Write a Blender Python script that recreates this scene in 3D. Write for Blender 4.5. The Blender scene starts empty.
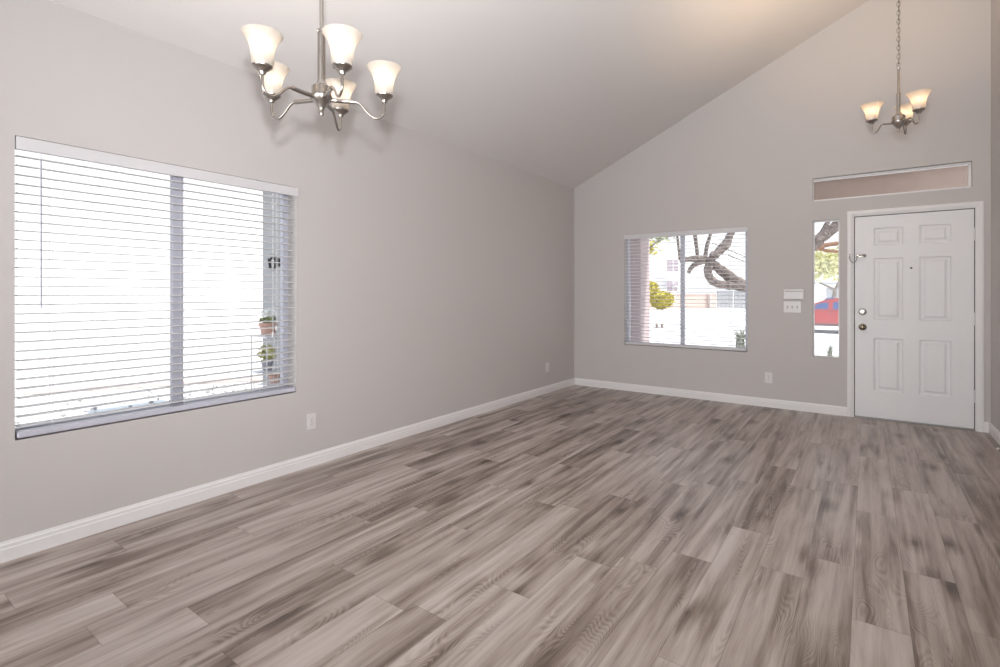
import bpy, bmesh, math, random
from mathutils import Vector, Matrix

# ------------------------------------------------------------------ camera, sky, sun, lights, exposure
S = bpy.context.scene
COL = S.collection
PI = math.pi

cam_d = bpy.data.cameras.new('camera')
cam = bpy.data.objects.new('camera', cam_d)
COL.objects.link(cam)
S.camera = cam
cam_d.sensor_width = 36.0
cam_d.lens = 36.0 * 509.84 / 1000.0
cam_d.shift_y = -(333.5 - 293.715) / 1000.0
cam_d.clip_start = 0.05
cam_d.clip_end = 300
cam.location = (3.248, 0.0, 1.24)
cam.rotation_euler = (PI / 2, 0, 0.624)

S.view_settings.view_transform = 'Standard'
S.view_settings.look = 'None'
S.view_settings.gamma = 1.0
S.view_settings.exposure = 0.0
S.view_settings.use_curve_mapping = False
S.cycles.use_denoising = True
S.cycles.max_bounces = 10
S.cycles.diffuse_bounces = 6
S.cycles.glossy_bounces = 4
S.cycles.transmission_bounces = 8
S.cycles.transparent_max_bounces = 24
S.cycles.caustics_reflective = False
S.cycles.caustics_refractive = False
S.cycles.sample_clamp_indirect = 6.0

W = bpy.data.worlds.new('sky')
S.world = W
W.use_nodes = True
wn = W.node_tree.nodes
wl = W.node_tree.links
wn.clear()
w_out = wn.new('ShaderNodeOutputWorld')
w_bg = wn.new('ShaderNodeBackground')
w_tc = wn.new('ShaderNodeTexCoord')
w_sep = wn.new('ShaderNodeSeparateXYZ')
w_rmp = wn.new('ShaderNodeValToRGB')
w_rmp.color_ramp.elements[0].position = 0.0
w_rmp.color_ramp.elements[0].color = (1.0, 1.0, 1.0, 1)
w_rmp.color_ramp.elements[1].position = 0.8
w_rmp.color_ramp.elements[1].color = (0.62, 0.78, 1.0, 1)
wl.new(w_tc.outputs['Generated'], w_sep.inputs[0])
wl.new(w_sep.outputs['Z'], w_rmp.inputs[0])
wl.new(w_rmp.outputs[0], w_bg.inputs['Color'])
wl.new(w_bg.outputs[0], w_out.inputs['Surface'])
w_bg.inputs['Strength'].default_value = 1.35


def lamp(name, kind, loc, power, color, **kw):
    d = bpy.data.lights.new(name, kind)
    d.energy = power
    d.color = color
    for k, v in kw.items():
        setattr(d, k, v)
    o = bpy.data.objects.new(name, d)
    COL.objects.link(o)
    o.location = loc
    return o


def aim(o, target):
    o.rotation_euler = (Vector(target) - o.location).to_track_quat('-Z', 'Y').to_euler()


sun = lamp('sun', 'SUN', (20, 12, 40), 5.5, (1.0, 0.96, 0.9), angle=0.01)
aim(sun, Vector(sun.location) + Vector((-0.55, -0.14, -0.85)))
# added fill light, set before the unseen door opening behind the camera
rear_lamp = lamp('rear_fill', 'AREA', (2.0, -2.72, 1.15), 108.0, (0.945, 0.98, 1.0), shape='RECTANGLE', size=2.7, size_y=2.0)
rear_lamp.rotation_euler = (PI / 2, 0, 0)      # faces +y
# the photographer's flash, on the camera
flash = lamp('camera_flash', 'SPOT', (3.22, 0.0, 1.49), 252.0, (0.96, 0.98, 1.0), spot_size=math.radians(125), spot_blend=0.9, shadow_soft_size=0.04)
aim(flash, (3.22 - 0.55, 0.84, 1.49 + 0.22))
# two added spots turned up at the sloping ceiling, whose bounce fills the room
bounce = lamp('ceiling_fill', 'SPOT', (2.9, -0.6, 1.75), 270.0, (0.945, 0.98, 1.0), spot_size=math.radians(110), spot_blend=0.9, shadow_soft_size=0.25)
aim(bounce, (2.9, -1.1, 3.9))
bounce_front = lamp('ceiling_fill', 'SPOT', (3.4, -0.5, 1.5), 368.0, (0.945, 0.98, 1.0), spot_size=math.radians(104), spot_blend=1.0, shadow_soft_size=0.25)
aim(bounce_front, (2.8, 1.4, 3.95))

# ------------------------------------------------------------------ materials


class NT:
    def __init__(self, name):
        self.m = bpy.data.materials.new(name)
        self.m.use_nodes = True
        self.t = self.m.node_tree
        self.t.nodes.clear()
        self.out = self.t.nodes.new('ShaderNodeOutputMaterial')

    def n(self, kind, **kw):
        nd = self.t.nodes.new(kind)
        for k, v in kw.items():
            if k.startswith('i_'):
                key = k[2:]
                key = int(key) if key.isdigit() else key.replace('_', ' ')
                if isinstance(v, bpy.types.NodeSocket):
                    self.t.links.new(v, nd.inputs[key])
                else:
                    nd.inputs[key].default_value = v
            else:
                setattr(nd, k, v)
        return nd

    def math(self, op, a, b=0.0, c=0.0):
        nd = self.t.nodes.new('ShaderNodeMath')
        nd.operation = op
        for i, v in enumerate((a, b, c)):
            if isinstance(v, bpy.types.NodeSocket):
                self.t.links.new(v, nd.inputs[i])
            else:
                nd.inputs[i].default_value = v
        return nd.outputs[0]

    def comb(self, x, y, z):
        nd = self.t.nodes.new('ShaderNodeCombineXYZ')
        for i, v in enumerate((x, y, z)):
            if isinstance(v, bpy.types.NodeSocket):
                self.t.links.new(v, nd.inputs[i])
            else:
                nd.inputs[i].default_value = v
        return nd.outputs[0]

    def noise(self, vec, scale=1.0, detail=2.0, rough=0.5, dist=0.0):
        nd = self.n('ShaderNodeTexNoise', i_Vector=vec, i_Scale=scale, i_Detail=detail, i_Roughness=rough, i_Distortion=dist)
        return nd.outputs['Fac']

    def ramp(self, fac, stops):
        nd = self.n('ShaderNodeValToRGB', i_Fac=fac)
        el = nd.color_ramp.elements
        while len(el) > 1:
            el.remove(el[-1])
        for i, (p, cc) in enumerate(stops):
            e = el[0] if i == 0 else el.new(p)
            e.position = p
            e.color = (*cc, 1) if len(cc) == 3 else cc
        return nd.outputs[0]

    def mix(self, fac, a, b, mode='MIX'):
        nd = self.t.nodes.new('ShaderNodeMix')
        nd.data_type = 'RGBA'
        nd.blend_type = mode
        for k, v in ((0, fac), (6, a), (7, b)):
            if isinstance(v, bpy.types.NodeSocket):
                self.t.links.new(v, nd.inputs[k])
            elif k == 0:
                nd.inputs[0].default_value = v
            else:
                nd.inputs[k].default_value = (*v, 1)
        return nd.outputs[2]

    def bsdf(self, color, rough=0.5, metal=0.0, normal=None, spec=0.5):
        nd = self.t.nodes.new('ShaderNodeBsdfPrincipled')
        for key, v in (('Base Color', color), ('Roughness', rough), ('Metallic', metal), ('Specular IOR Level', spec)):
            if isinstance(v, bpy.types.NodeSocket):
                self.t.links.new(v, nd.inputs[key])
            elif key == 'Base Color':
                nd.inputs[key].default_value = (*v, 1)
            else:
                nd.inputs[key].default_value = v
        if normal is not None:
            self.t.links.new(normal, nd.inputs['Normal'])
        return nd.outputs[0]

    def bump(self, h, strength=0.2, dist=0.01):
        return self.n('ShaderNodeBump', i_Height=h, i_Strength=strength, i_Distance=dist).outputs[0]

    def done(self, sh):
        self.t.links.new(sh, self.out.inputs['Surface'])
        return self.m


def plain(name, color, rough=0.5, metal=0.0, spec=0.5, var=0.04, scale=30.0, bump=0.0, bscale=150.0):
    t = NT(name)
    tc = t.n('ShaderNodeTexCoord').outputs['Object']
    nz = t.noise(tc, scale, 3.0)
    c1 = tuple(max(0, c * (1 - var)) for c in color)
    c2 = tuple(min(1, c * (1 + var)) for c in color)
    col = t.mix(nz, c1, c2)
    nm = None
    if bump:
        nm = t.bump(t.noise(tc, bscale, 3.0), bump, 0.004)
    return t.done(t.bsdf(col, rough, metal, nm, spec))


M = {}
M['wall'] = plain('wall_paint', (0.568, 0.541, 0.531), 0.75, spec=0.25, var=0.012, scale=2.0, bump=0.10, bscale=120)
M['ceiling'] = plain('ceiling_paint', (0.70, 0.675, 0.665), 0.85, spec=0.2, var=0.012, scale=2.0, bump=0.10, bscale=120)
M['trim'] = plain('white_trim_paint', (0.80, 0.785, 0.785), 0.4, var=0.01)
M['door'] = plain('white_door_paint', (0.81, 0.805, 0.815), 0.45, var=0.015)
M['vinyl'] = plain('backlit_window_frame', (0.56, 0.56, 0.64), 0.4, var=0.01)  # backlit shade of the white frame put into its colour
M['plastic'] = plain('white_plastic', (0.72, 0.70, 0.70), 0.35, var=0.01)
M['plastic_grey'] = plain('grey_slot', (0.30, 0.285, 0.285), 0.5)
M['seal'] = plain('dark_weather_strip', (0.06, 0.055, 0.055), 0.8)
M['nickel'] = plain('brushed_nickel', (0.40, 0.37, 0.34), 0.27, metal=1.0, var=0.05, scale=60)
M['brass'] = plain('dark_antique_brass', (0.23, 0.19, 0.14), 0.25, metal=1.0)
M['chrome'] = plain('polished_chrome', (0.42, 0.41, 0.40), 0.18, metal=1.0)
M['black'] = plain('black_iron', (0.02, 0.02, 0.022), 0.5)
M['stucco'] = plain('taupe_stucco', (0.42, 0.335, 0.295), 0.95, spec=0.1, var=0.08, scale=8, bump=0.4, bscale=60)
M['stucco_lilac'] = plain('lilac_taupe_stucco', (0.50, 0.42, 0.43), 0.95, spec=0.1, var=0.08, scale=8, bump=0.4, bscale=60)
M['stucco_grey'] = plain('grey_stucco', (0.42, 0.415, 0.42), 0.95, spec=0.1, var=0.05, scale=8, bump=0.4, bscale=60)
M['stucco_white'] = plain('white_stucco', (0.90, 0.89, 0.88), 0.95, spec=0.1, var=0.03, scale=3)
M['block'] = None
M['concrete'] = plain('pale_concrete', (0.76, 0.75, 0.73), 0.9, spec=0.1, var=0.05, scale=1.2)
M['asphalt'] = plain('sunlit_asphalt', (0.70, 0.69, 0.68), 0.9, spec=0.1, var=0.08, scale=1.5)
M['pink_stone'] = plain('pink_edging_stone', (0.60, 0.50, 0.46), 0.9, var=0.1)
M['red_kerb'] = plain('red_kerb_paint', (0.42, 0.22, 0.21), 0.8, var=0.1)
M['stone'] = plain('gravel_stone', (0.40, 0.385, 0.375), 0.9, var=0.3, scale=15)
M['terracotta'] = plain('terracotta', (0.58, 0.36, 0.29), 0.85, var=0.12, scale=20)
M['pot_grey'] = plain('grey_glazed_pot', (0.36, 0.34, 0.38), 0.5, var=0.12, scale=20)
M['petal'] = plain('white_petals', (0.9, 0.9, 0.87), 0.7)
M['green'] = plain('green_leaf', (0.38, 0.42, 0.20), 0.6, var=0.3, scale=9)
M['lime'] = plain('yellow_green_leaf', (0.60, 0.52, 0.10), 0.6, var=0.45, scale=3.0)
M['pale_leaf'] = plain('pale_yellow_green_leaf', (0.62, 0.60, 0.30), 0.6, var=0.45, scale=6.0)
M['grey_leaf'] = plain('grey_green_leaf', (0.27, 0.28, 0.22), 0.7, var=0.3, scale=9)
M['dry_leaf'] = plain('dry_brown_leaf', (0.35, 0.27, 0.22), 0.7, var=0.3, scale=9)
M['lilac_glass'] = plain('lilac_window_glass', (0.42, 0.35, 0.39), 0.3, var=0.1)  # lilac panes of the far house
M['roof_grey'] = plain('grey_roof', (0.34, 0.35, 0.39), 0.9, var=0.1)
M['garage'] = plain('grey_garage_door', (0.37, 0.37, 0.39), 0.6, var=0.04)
M['car_red'] = plain('red_car_paint', (0.42, 0.028, 0.035), 0.5, spec=0.2, var=0.02)
M['car_dark'] = plain('dark_car_trim', (0.05, 0.045, 0.05), 0.6)
M['car_silver'] = plain('pale_sill', (0.85, 0.85, 0.85), 0.5)
M['car_glass'] = plain('blue_tinted_car_glass', (0.03, 0.075, 0.25), 0.4, spec=0.2, var=0.3, scale=3)
M['rubber'] = plain('rubber', (0.03, 0.03, 0.03), 0.8)
M['threshold'] = plain('threshold_metal', (0.35, 0.33, 0.32), 0.4, metal=0.6)
M['roof_tile'] = plain('own_roof', (0.25, 0.2, 0.18), 0.9)


def mat_block():
    t = NT('pink_block_wall')
    tc = t.n('ShaderNodeTexCoord').outputs['Object']
    mp = t.n('ShaderNodeMapping', i_Vector=tc, i_Rotation=(PI / 2, 0, 0))
    b = t.n('ShaderNodeTexBrick', i_Vector=mp.outputs[0], i_Scale=1.0, i_Mortar_Size=0.012)
    b.inputs['Color1'].default_value = (0.56, 0.43, 0.38, 1)
    b.inputs['Color2'].default_value = (0.62, 0.48, 0.43, 1)
    b.inputs['Mortar'].default_value = (0.66, 0.55, 0.5, 1)
    b.inputs['Brick Width'].default_value = 0.4
    b.inputs['Row Height'].default_value = 0.2
    return t.done(t.bsdf(b.outputs['Color'], 0.95, spec=0.1))


M['block'] = mat_block()


def mat_bark():
    t = NT('grey_brown_bark')
    tc = t.n('ShaderNodeTexCoord').outputs['Object']
    mp = t.n('ShaderNodeMapping', i_Vector=tc, i_Scale=(1.0, 1.0, 1.0))
    nz = t.noise(mp.outputs[0], 14.0, 6.0, 0.7, 1.0)
    col = t.ramp(nz, [(0.3, (0.06, 0.046, 0.041)), (0.5, (0.19, 0.155, 0.14)), (0.72, (0.42, 0.365, 0.34))])
    return t.done(t.bsdf(col, 0.95, 0.0, t.bump(nz, 0.8, 0.03), 0.1))


M['bark'] = mat_bark()
M['bark_orange'] = plain('orange_brown_bark', (0.28, 0.165, 0.11), 0.9, var=0.35, scale=12)


def mat_glass():
    t = NT('clear_window_glass')
    tr = t.n('ShaderNodeBsdfTransparent').outputs[0]
    gl = t.n('ShaderNodeBsdfGlossy', i_Roughness=0.01).outputs[0]
    fr = t.n('ShaderNodeFresnel', i_IOR=1.45).outputs[0]
    return t.done(t.n('ShaderNodeMixShader', i_0=fr, i_1=tr, i_2=gl).outputs[0])


M['glass'] = mat_glass()


def mat_slat():
    t = NT('white_slat')
    d = t.bsdf((0.86, 0.85, 0.86), 0.4)
    tr = t.n('ShaderNodeBsdfTranslucent', i_Color=(0.8, 0.8, 0.82, 1)).outputs[0]
    return t.done(t.n('ShaderNodeMixShader', i_0=0.22, i_1=d, i_2=tr).outputs[0])


M['slat'] = mat_slat()
M['valance'] = plain('white_valance', (0.66, 0.645, 0.665), 0.45, var=0.01)
M['cord'] = plain('white_cord', (0.75, 0.75, 0.76), 0.8)
M['wand'] = plain('clear_grey_wand', (0.42, 0.42, 0.50), 0.25)


def mat_shade():
    t = NT('frosted_shade_glass')
    d = t.n('ShaderNodeBsdfDiffuse', i_Color=(0.56, 0.53, 0.50, 1)).outputs[0]
    tr = t.n('ShaderNodeBsdfTranslucent', i_Color=(0.74, 0.69, 0.63, 1)).outputs[0]
    a = t.n('ShaderNodeMixShader', i_0=0.5, i_1=d, i_2=tr).outputs[0]
    g = t.n('ShaderNodeBsdfGlossy', i_Roughness=0.2).outputs[0]
    return t.done(t.n('ShaderNodeMixShader', i_0=0.05, i_1=a, i_2=g).outputs[0])


M['shade'] = mat_shade()


def mat_bulb(name, col, k):
    t = NT(name)
    e = t.n('ShaderNodeEmission', i_Color=(*col, 1), i_Strength=k).outputs[0]
    return t.done(e)


M['bulb'] = mat_bulb('lit_bulb', (1.0, 0.88, 0.75), 230.0)
M['warm_bulb'] = mat_bulb('warm_lit_bulb', (1.0, 0.74, 0.48), 1150.0)


def mat_floor():
    t = NT('taupe_oak_vinyl_planks')
    uv = t.n('ShaderNodeUVMap', uv_map='UVMap').outputs[0]
    rnd = t.n('ShaderNodeAttribute', attribute_name='rnd').outputs['Fac']
    tone = t.n('ShaderNodeAttribute', attribute_name='tone').outputs['Fac']
    sp = t.n('ShaderNodeSeparateXYZ', i_0=uv)
    u, v = sp.outputs[0], sp.outputs[1]
    r = t.math('MULTIPLY', rnd, 91.7)
    broad = t.noise(t.comb(t.math('MULTIPLY', u, 1.05), t.math('MULTIPLY', v, 11.0), r), 1.0, 3.0, 0.55, 0.5)
    streak = t.noise(t.comb(t.math('MULTIPLY', u, 2.2), t.math('MULTIPLY', v, 46.0), r), 1.0, 4.0, 0.6, 0.4)
    mids = t.noise(t.comb(t.math('MULTIPLY', u, 1.0), t.math('MULTIPLY', v, 27.0), t.math('ADD', r, 3.0)), 1.0, 3.0, 0.55, 0.3)
    fine = t.noise(t.comb(t.math('MULTIPLY', u, 9.0), t.math('MULTIPLY', v, 260.0), r), 1.0, 3.0, 0.6)
    # cathedral grain: contour lines of a stretched noise
    cn = t.noise(t.comb(t.math('MULTIPLY', u, 1.5), t.math('MULTIPLY', v, 7.0), t.math('ADD', r, 5.0)), 1.0, 1.0, 0.4, 0.2)
    cl = t.math('SINE', t.math('MULTIPLY', cn, 300.0))
    cl = t.math('MULTIPLY_ADD', cl, 0.5, 0.5)
    cmask = t.ramp(t.noise(t.comb(t.math('MULTIPLY', u, 2.0), t.math('MULTIPLY', v, 6.0), t.math('ADD', r, 31.0)), 1.0, 1.0),
                   [(0.50, (0, 0, 0)), (0.64, (1, 1, 1))])
    cl = t.math('MULTIPLY', cl, cmask)
    # knots
    vo = t.n('ShaderNodeTexVoronoi', i_Vector=t.comb(t.math('MULTIPLY', u, 2.4), t.math('MULTIPLY', v, 5.6), r), i_Scale=1.0, i_Randomness=1.0)
    kd = t.math('ADD', vo.outputs['Distance'], t.math('MULTIPLY', t.math('SUBTRACT', streak, 0.5), 0.16))
    kn = t.ramp(kd, [(0.05, (1, 1, 1)), (0.09, (0.62, 0.62, 0.62)), (0.17, (0.40, 0.40, 0.40)), (0.36, (0, 0, 0))])
    kpick = t.ramp(t.n('ShaderNodeSeparateColor', i_0=vo.outputs['Color']).outputs[0], [(0.36, (0, 0, 0)), (0.46, (1, 1, 1))])
    kn = t.math('MULTIPLY', kn, kpick)
    f = t.math('MULTIPLY_ADD', t.math('SUBTRACT', broad, 0.5), 1.35, 0.56)
    f = t.math('ADD', f, t.math('MULTIPLY', t.math('SUBTRACT', streak, 0.5), 0.42))
    f = t.math('ADD', f, t.math('MULTIPLY', t.math('SUBTRACT', mids, 0.5), 0.75))
    f = t.math('ADD', f, t.math('MULTIPLY', t.math('SUBTRACT', fine, 0.5), 0.30))
    f = t.math('ADD', f, t.math('MULTIPLY', cl, -0.17))
    f = t.math('ADD', f, t.math('MULTIPLY', kn, -0.54))
    f = t.math('ADD', f, t.math('MULTIPLY', t.math('SUBTRACT', tone, 0.5), 0.36))
    col = t.ramp(f, [(0.0, (0.080, 0.056, 0.045)), (0.25, (0.180, 0.136, 0.113)), (0.50, (0.335, 0.274, 0.242)), (0.75, (0.455, 0.392, 0.358)), (1.0, (0.53, 0.47, 0.44))])
    # seams
    fw = t.math('ABSOLUTE', t.math('SUBTRACT', v, 0.5 * 0.178))
    seam = t.ramp(t.math('MULTIPLY', fw, 1.0 / 0.089), [(0.982, (0, 0, 0)), (0.992, (1, 1, 1))])
    fu = t.math('ABSOLUTE', t.math('SUBTRACT', u, 0.6))
    seam2 = t.ramp(t.math('MULTIPLY', fu, 1.0 / 0.6), [(0.9968, (0, 0, 0)), (0.9988, (1, 1, 1))])
    sm = t.math('MAXIMUM', seam, seam2)
    col = t.mix(t.math('MULTIPLY', sm, 0.45), col, (0.07, 0.052, 0.045))
    rough = t.math('MULTIPLY_ADD', streak, 0.12, 0.26)
    h = t.math('SUBTRACT', t.math('MULTIPLY_ADD', fine, 0.5, t.math('MULTIPLY', streak, 0.6)), t.math('MULTIPLY', sm, 1.5))
    nm = t.bump(h, 0.12, 0.002)
    return t.done(t.bsdf(col, rough, 0.0, nm, 0.42))


M['floor'] = mat_floor()

# ------------------------------------------------------------------ mesh helpers
ORIG = {}


class MB:
    def __init__(self):
        self.b = bmesh.new()

    def _merge(self, t):
        me = bpy.data.meshes.new('tmp')
        t.to_mesh(me)
        t.free()
        self.b.from_mesh(me)
        bpy.data.meshes.remove(me)
        return self

    def box(self, lo, hi, bev=0.0, seg=2):
        t = bmesh.new()
        bmesh.ops.create_cube(t, size=1.0)
        c = [(lo[i] + hi[i]) / 2 for i in range(3)]
        d = [abs(hi[i] - lo[i]) for i in range(3)]
        for v in t.verts:
            v.co = Vector((v.co[i] * d[i] + c[i] for i in range(3)))
        if bev:
            bmesh.ops.bevel(t, geom=t.edges[:], offset=min(bev, 0.45 * min(d)), segments=seg, affect='EDGES', profile=0.5)
        return self._merge(t)

    def lathe(self, prof, n=24, origin=(0, 0, 0), axis='Z', close=True):
        o = Vector(origin)
        ang = [2 * PI * k / n for k in range(n)]
        rows = []
        for (r, h) in prof:
            if r < 1e-6:
                rows.append([self.b.verts.new(o + self._ax(0, 0, h, axis))])
            else:
                rows.append([self.b.verts.new(o + self._ax(r * math.cos(a), r * math.sin(a), h, axis)) for a in ang])
        for i in range(len(rows) - 1):
            A, B = rows[i], rows[i + 1]
            if len(A) == 1 and len(B) == 1:
                continue
            for k in range(n):
                k2 = (k + 1) % n
                if len(A) == 1:
                    self.b.faces.new((A[0], B[k], B[k2]))
                elif len(B) == 1:
                    self.b.faces.new((A[k], A[k2], B[0]))
                else:
                    self.b.faces.new((A[k], A[k2], B[k2], B[k]))
        return self

    @staticmethod
    def _ax(x, y, h, axis):
        if axis == 'Z':
            return Vector((x, y, h))
        if axis == 'Y':
            return Vector((x, h, -y))
        return Vector((h, x, y))

    def tube(self, pts, rad, n=10, cap=True):
        P = [Vector(p) for p in pts]
        R = rad if isinstance(rad, (list, tuple)) else [rad] * len(P)
        rows = []
        up = None
        for i, p in enumerate(P):
            if i == 0:
                d = P[1] - P[0]
            elif i == len(P) - 1:
                d = P[-1] - P[-2]
            else:
                d = (P[i + 1] - P[i]).normalized() + (P[i] - P[i - 1]).normalized()
            d.normalize()
            if up is None:
                up = d.orthogonal().normalized()
            up = (up - d * up.dot(d)).normalized()
            s = d.cross(up)
            rows.append([self.b.verts.new(p + R[i] * (math.cos(2 * PI * k / n) * up + math.sin(2 * PI * k / n) * s)) for k in range(n)])
        for i in range(len(rows) - 1):
            for k in range(n):
                k2 = (k + 1) % n
                self.b.faces.new((rows[i][k], rows[i][k2], rows[i + 1][k2], rows[i + 1][k]))
        if cap:
            self.b.faces.new(rows[0][::-1])
            self.b.faces.new(rows[-1])
        return self

    def torus(self, c, R, r, rot=None, n=16, m=8, stretch=1.0):
        c = Vector(c)
        rot = rot or Matrix.Identity(3)
        g = []
        for i in range(n):
            a = 2 * PI * i / n
            ring = []
            for j in range(m):
                b = 2 * PI * j / m
                p = Vector(((R + r * math.cos(b)) * math.cos(a), (R + r * math.cos(b)) * math.sin(a) * stretch, r * math.sin(b)))
                ring.append(self.b.verts.new(c + rot @ p))
            g.append(ring)
        for i in range(n):
            for j in range(m):
                self.b.faces.new((g[i][j], g[(i + 1) % n][j], g[(i + 1) % n][(j + 1) % m], g[i][(j + 1) % m]))
        return self

    def poly(self, pts):
        self.b.faces.new([self.b.verts.new(Vector(p)) for p in pts])
        return self

    def prism(self, pts, vec):
        """pts: planar outline, extruded along vec into a solid"""
        A = [self.b.verts.new(Vector(p)) for p in pts]
        B = [self.b.verts.new(Vector(p) + Vector(vec)) for p in pts]
        self.b.faces.new(A)
        self.b.faces.new(B[::-1])
        n = len(A)
        for k in range(n):
            self.b.faces.new((A[k], B[k], B[(k + 1) % n], A[(k + 1) % n]))
        return self

    def ball(self, c, r, sx=1, sy=1, sz=1, sub=2):
        t = bmesh.new()
        bmesh.ops.create_icosphere(t, subdivisions=sub, radius=r)
        for v in t.verts:
            v.co = Vector((v.co.x * sx + c[0], v.co.y * sy + c[1], v.co.z * sz + c[2]))
        return self._merge(t)

    def build(self, name, mat, parent=None, smooth=None, loc=None, normals=True):
        """world-space geometry becomes one mesh object; a child stores it relative to its thing"""
        if normals:
            bmesh.ops.recalc_face_normals(self.b, faces=self.b.faces[:])
        o0 = Vector((0, 0, 0))
        if parent is not None:
            o0 = ORIG[parent.name]
        elif loc is not None:
            o0 = Vector(loc)
        for v in self.b.verts:
            v.co -= o0
        me = bpy.data.meshes.new(name)
        self.b.to_mesh(me)
        self.b.free()
        me.materials.append(mat)
        if smooth is not None:
            me.shade_smooth()
            me.set_sharp_from_angle(angle=math.radians(smooth))
        o = bpy.data.objects.new(name, me)
        COL.objects.link(o)
        if parent is not None:
            o.parent = parent
        elif loc is not None:
            o.location = loc
        ORIG[o.name] = o0
        return o


def tag(o, label, cat, group=None, kind=None):
    o['label'] = label
    o['category'] = cat
    if group:
        o['group'] = group
    if kind:
        o['kind'] = kind
    return o


def thing(name, loc, label, cat, group=None):
    o = bpy.data.objects.new(name, None)
    o.empty_display_size = 0.1
    COL.objects.link(o)
    o.location = loc
    ORIG[o.name] = Vector(loc)
    return tag(o, label, cat, group)


def setting(o, label=None, cat=None):
    o['kind'] = 'structure'
    if label:
        o['label'] = label
    if cat:
        o['category'] = cat
    return o


def root_setting(name, loc, label, cat):
    o = bpy.data.objects.new(name, None)
    COL.objects.link(o)
    o.location = loc
    ORIG[o.name] = Vector(loc)
    return setting(o, label, cat)


def smooth_path(pts, n=6):
    """Catmull-Rom through the given points"""
    P = [Vector(p) for p in pts]
    P = [2 * P[0] - P[1]] + P + [2 * P[-1] - P[-2]]
    out = []
    for i in range(1, len(P) - 2):
        for k in range(n):
            t = k / n
            a, b, c, d = P[i - 1], P[i], P[i + 1], P[i + 2]
            out.append(0.5 * ((2 * b) + (c - a) * t + (2 * a - 5 * b + 4 * c - d) * t * t + (3 * b - a - 3 * c + d) * t ** 3))
    out.append(P[-2])
    return out


def lerp_list(vals, n):
    out = []
    for i in range(len(vals) - 1):
        for k in range(n):
            out.append(vals[i] + (vals[i + 1] - vals[i]) * k / n)
    out.append(vals[-1])
    return out


# ------------------------------------------------------------------ room shell
YB = 6.248          # back wall
XR = 4.144          # right wall
YR = -2.8           # wall behind the camera
ZL = 2.677          # ceiling height at the left wall
SL = 0.452          # ceiling slope
T = 0.15            # wall thickness


def zc(x):
    return ZL + SL * x


# floor: one face per plank
PW, PL = 0.178, 1.2
joint = {1: .945, 5: .639, 6: .915, 8: 2.07, 10: 2.65, 11: 1.752, 13: 2.285, 14: 2.476, 16: 2.575, 17: 2.81, 21: 4.70}
tone_at = {(11, 1.752): 0.30, (5, 1.84): 0.22, (5, .639): 0.62, (6, -.285): 0.85, (13, 2.285): 0.32, (6, .915): 0.38, (11, .552): 0.72,
           (10, 1.45): 0.8, (14, 2.476): 0.62, (13, 1.085): 0.6, (1, -.255): 0.62, (1, .945): 0.42, (16, 2.575): 0.6, (17, 2.81): 0.45, (21, 4.70): 0.3}
rng = random.Random(7)
bm = bmesh.new()
uvl = bm.loops.layers.uv.new('UVMap')
f_rnd, f_tone = [], []
for k in range(0, 24):
    x0 = max(0.0, k * PW - 0.004)
    x1 = min(XR, (k + 1) * PW - 0.004)
    if x1 <= x0:
        continue
    j0 = joint.get(k, rng.uniform(0, PL))
    y = j0 - PL * math.ceil((j0 - YR) / PL)
    while y < YB + 0.1:
        ya, yb = max(y, YR), min(y + PL, YB + 0.1)
        if yb > ya + 1e-4:
            vs = [bm.verts.new((px, py, 0)) for px, py in ((x0, ya), (x1, ya), (x1, yb), (x0, yb))]
            f = bm.faces.new(vs)
            for lp in f.loops:
                lp[uvl].uv = (lp.vert.co.y - y, lp.vert.co.x - (k * PW - 0.004))
            f_rnd.append(rng.random())
            tn = min(0.85, max(0.15, rng.gauss(0.5, 0.15)))
            for (kk, jy), tv in tone_at.items():
                if kk == k and abs(jy - y) < 0.02:
                    tn = tv
            f_tone.append(tn)
        y += PL
me = bpy.data.meshes.new('floor')
bm.to_mesh(me)
bm.free()
a1 = me.attributes.new('rnd', 'FLOAT', 'FACE')
a2 = me.attributes.new('tone', 'FLOAT', 'FACE')
for i in range(len(me.polygons)):
    a1.data[i].value = f_rnd[i]
    a2.data[i].value = f_tone[i]
me.materials.append(M['floor'])
fl = bpy.data.objects.new('floor', me)
COL.objects.link(fl)
setting(fl, 'taupe oak look plank floor running towards the front wall', 'floor')


def grid_wall(axis, fixed, thick, ucuts, zcuts, holes, mat, name, top=None):
    """boxes between cuts, leaving the holes; axis 'y' = wall plane x=fixed (runs along y)"""
    m = MB()
    for i in range(len(ucuts) - 1):
        for j in range(len(zcuts) - 1):
            uc, zz = (ucuts[i] + ucuts[i + 1]) / 2, (zcuts[j] + zcuts[j + 1]) / 2
            if any(h[0] < uc < h[1] and h[2] < zz < h[3] for h in holes):
                continue
            if axis == 'y':
                m.box((fixed, ucuts[i], zcuts[j]), (fixed + thick, ucuts[i + 1], zcuts[j + 1]))
            else:
                m.box((ucuts[i], fixed, zcuts[j]), (ucuts[i + 1], fixed + thick, zcuts[j + 1]))
    if top:
        m.prism(*top)
    bmesh.ops.remove_doubles(m.b, verts=m.b.verts[:], dist=1e-5)
    # drop the faces that two neighbouring boxes share
    seen = {}
    for f in m.b.faces:
        key = tuple(round(c, 4) for c in f.calc_center_median())
        seen.setdefault(key, []).append(f)
    kill = [f for fs in seen.values() if len(fs) > 1 for f in fs]
    bmesh.ops.delete(m.b, geom=kill, context='FACES_ONLY')
    return m.build(name, mat)


WL = (0.612, 2.066, 0.549, 1.985)       # left window: y0 y1 z0 z1
WB = (0.718, 2.160, 0.586, 1.997)       # back window: x0 x1 z0 z1
WS = (2.785, 3.020, 0.578, 2.004)       # sidelight
WT = (2.771, 4.022, 2.204, 2.446)       # transom
DR = (3.141, 4.042, -0.0, 2.020)        # door opening

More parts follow.
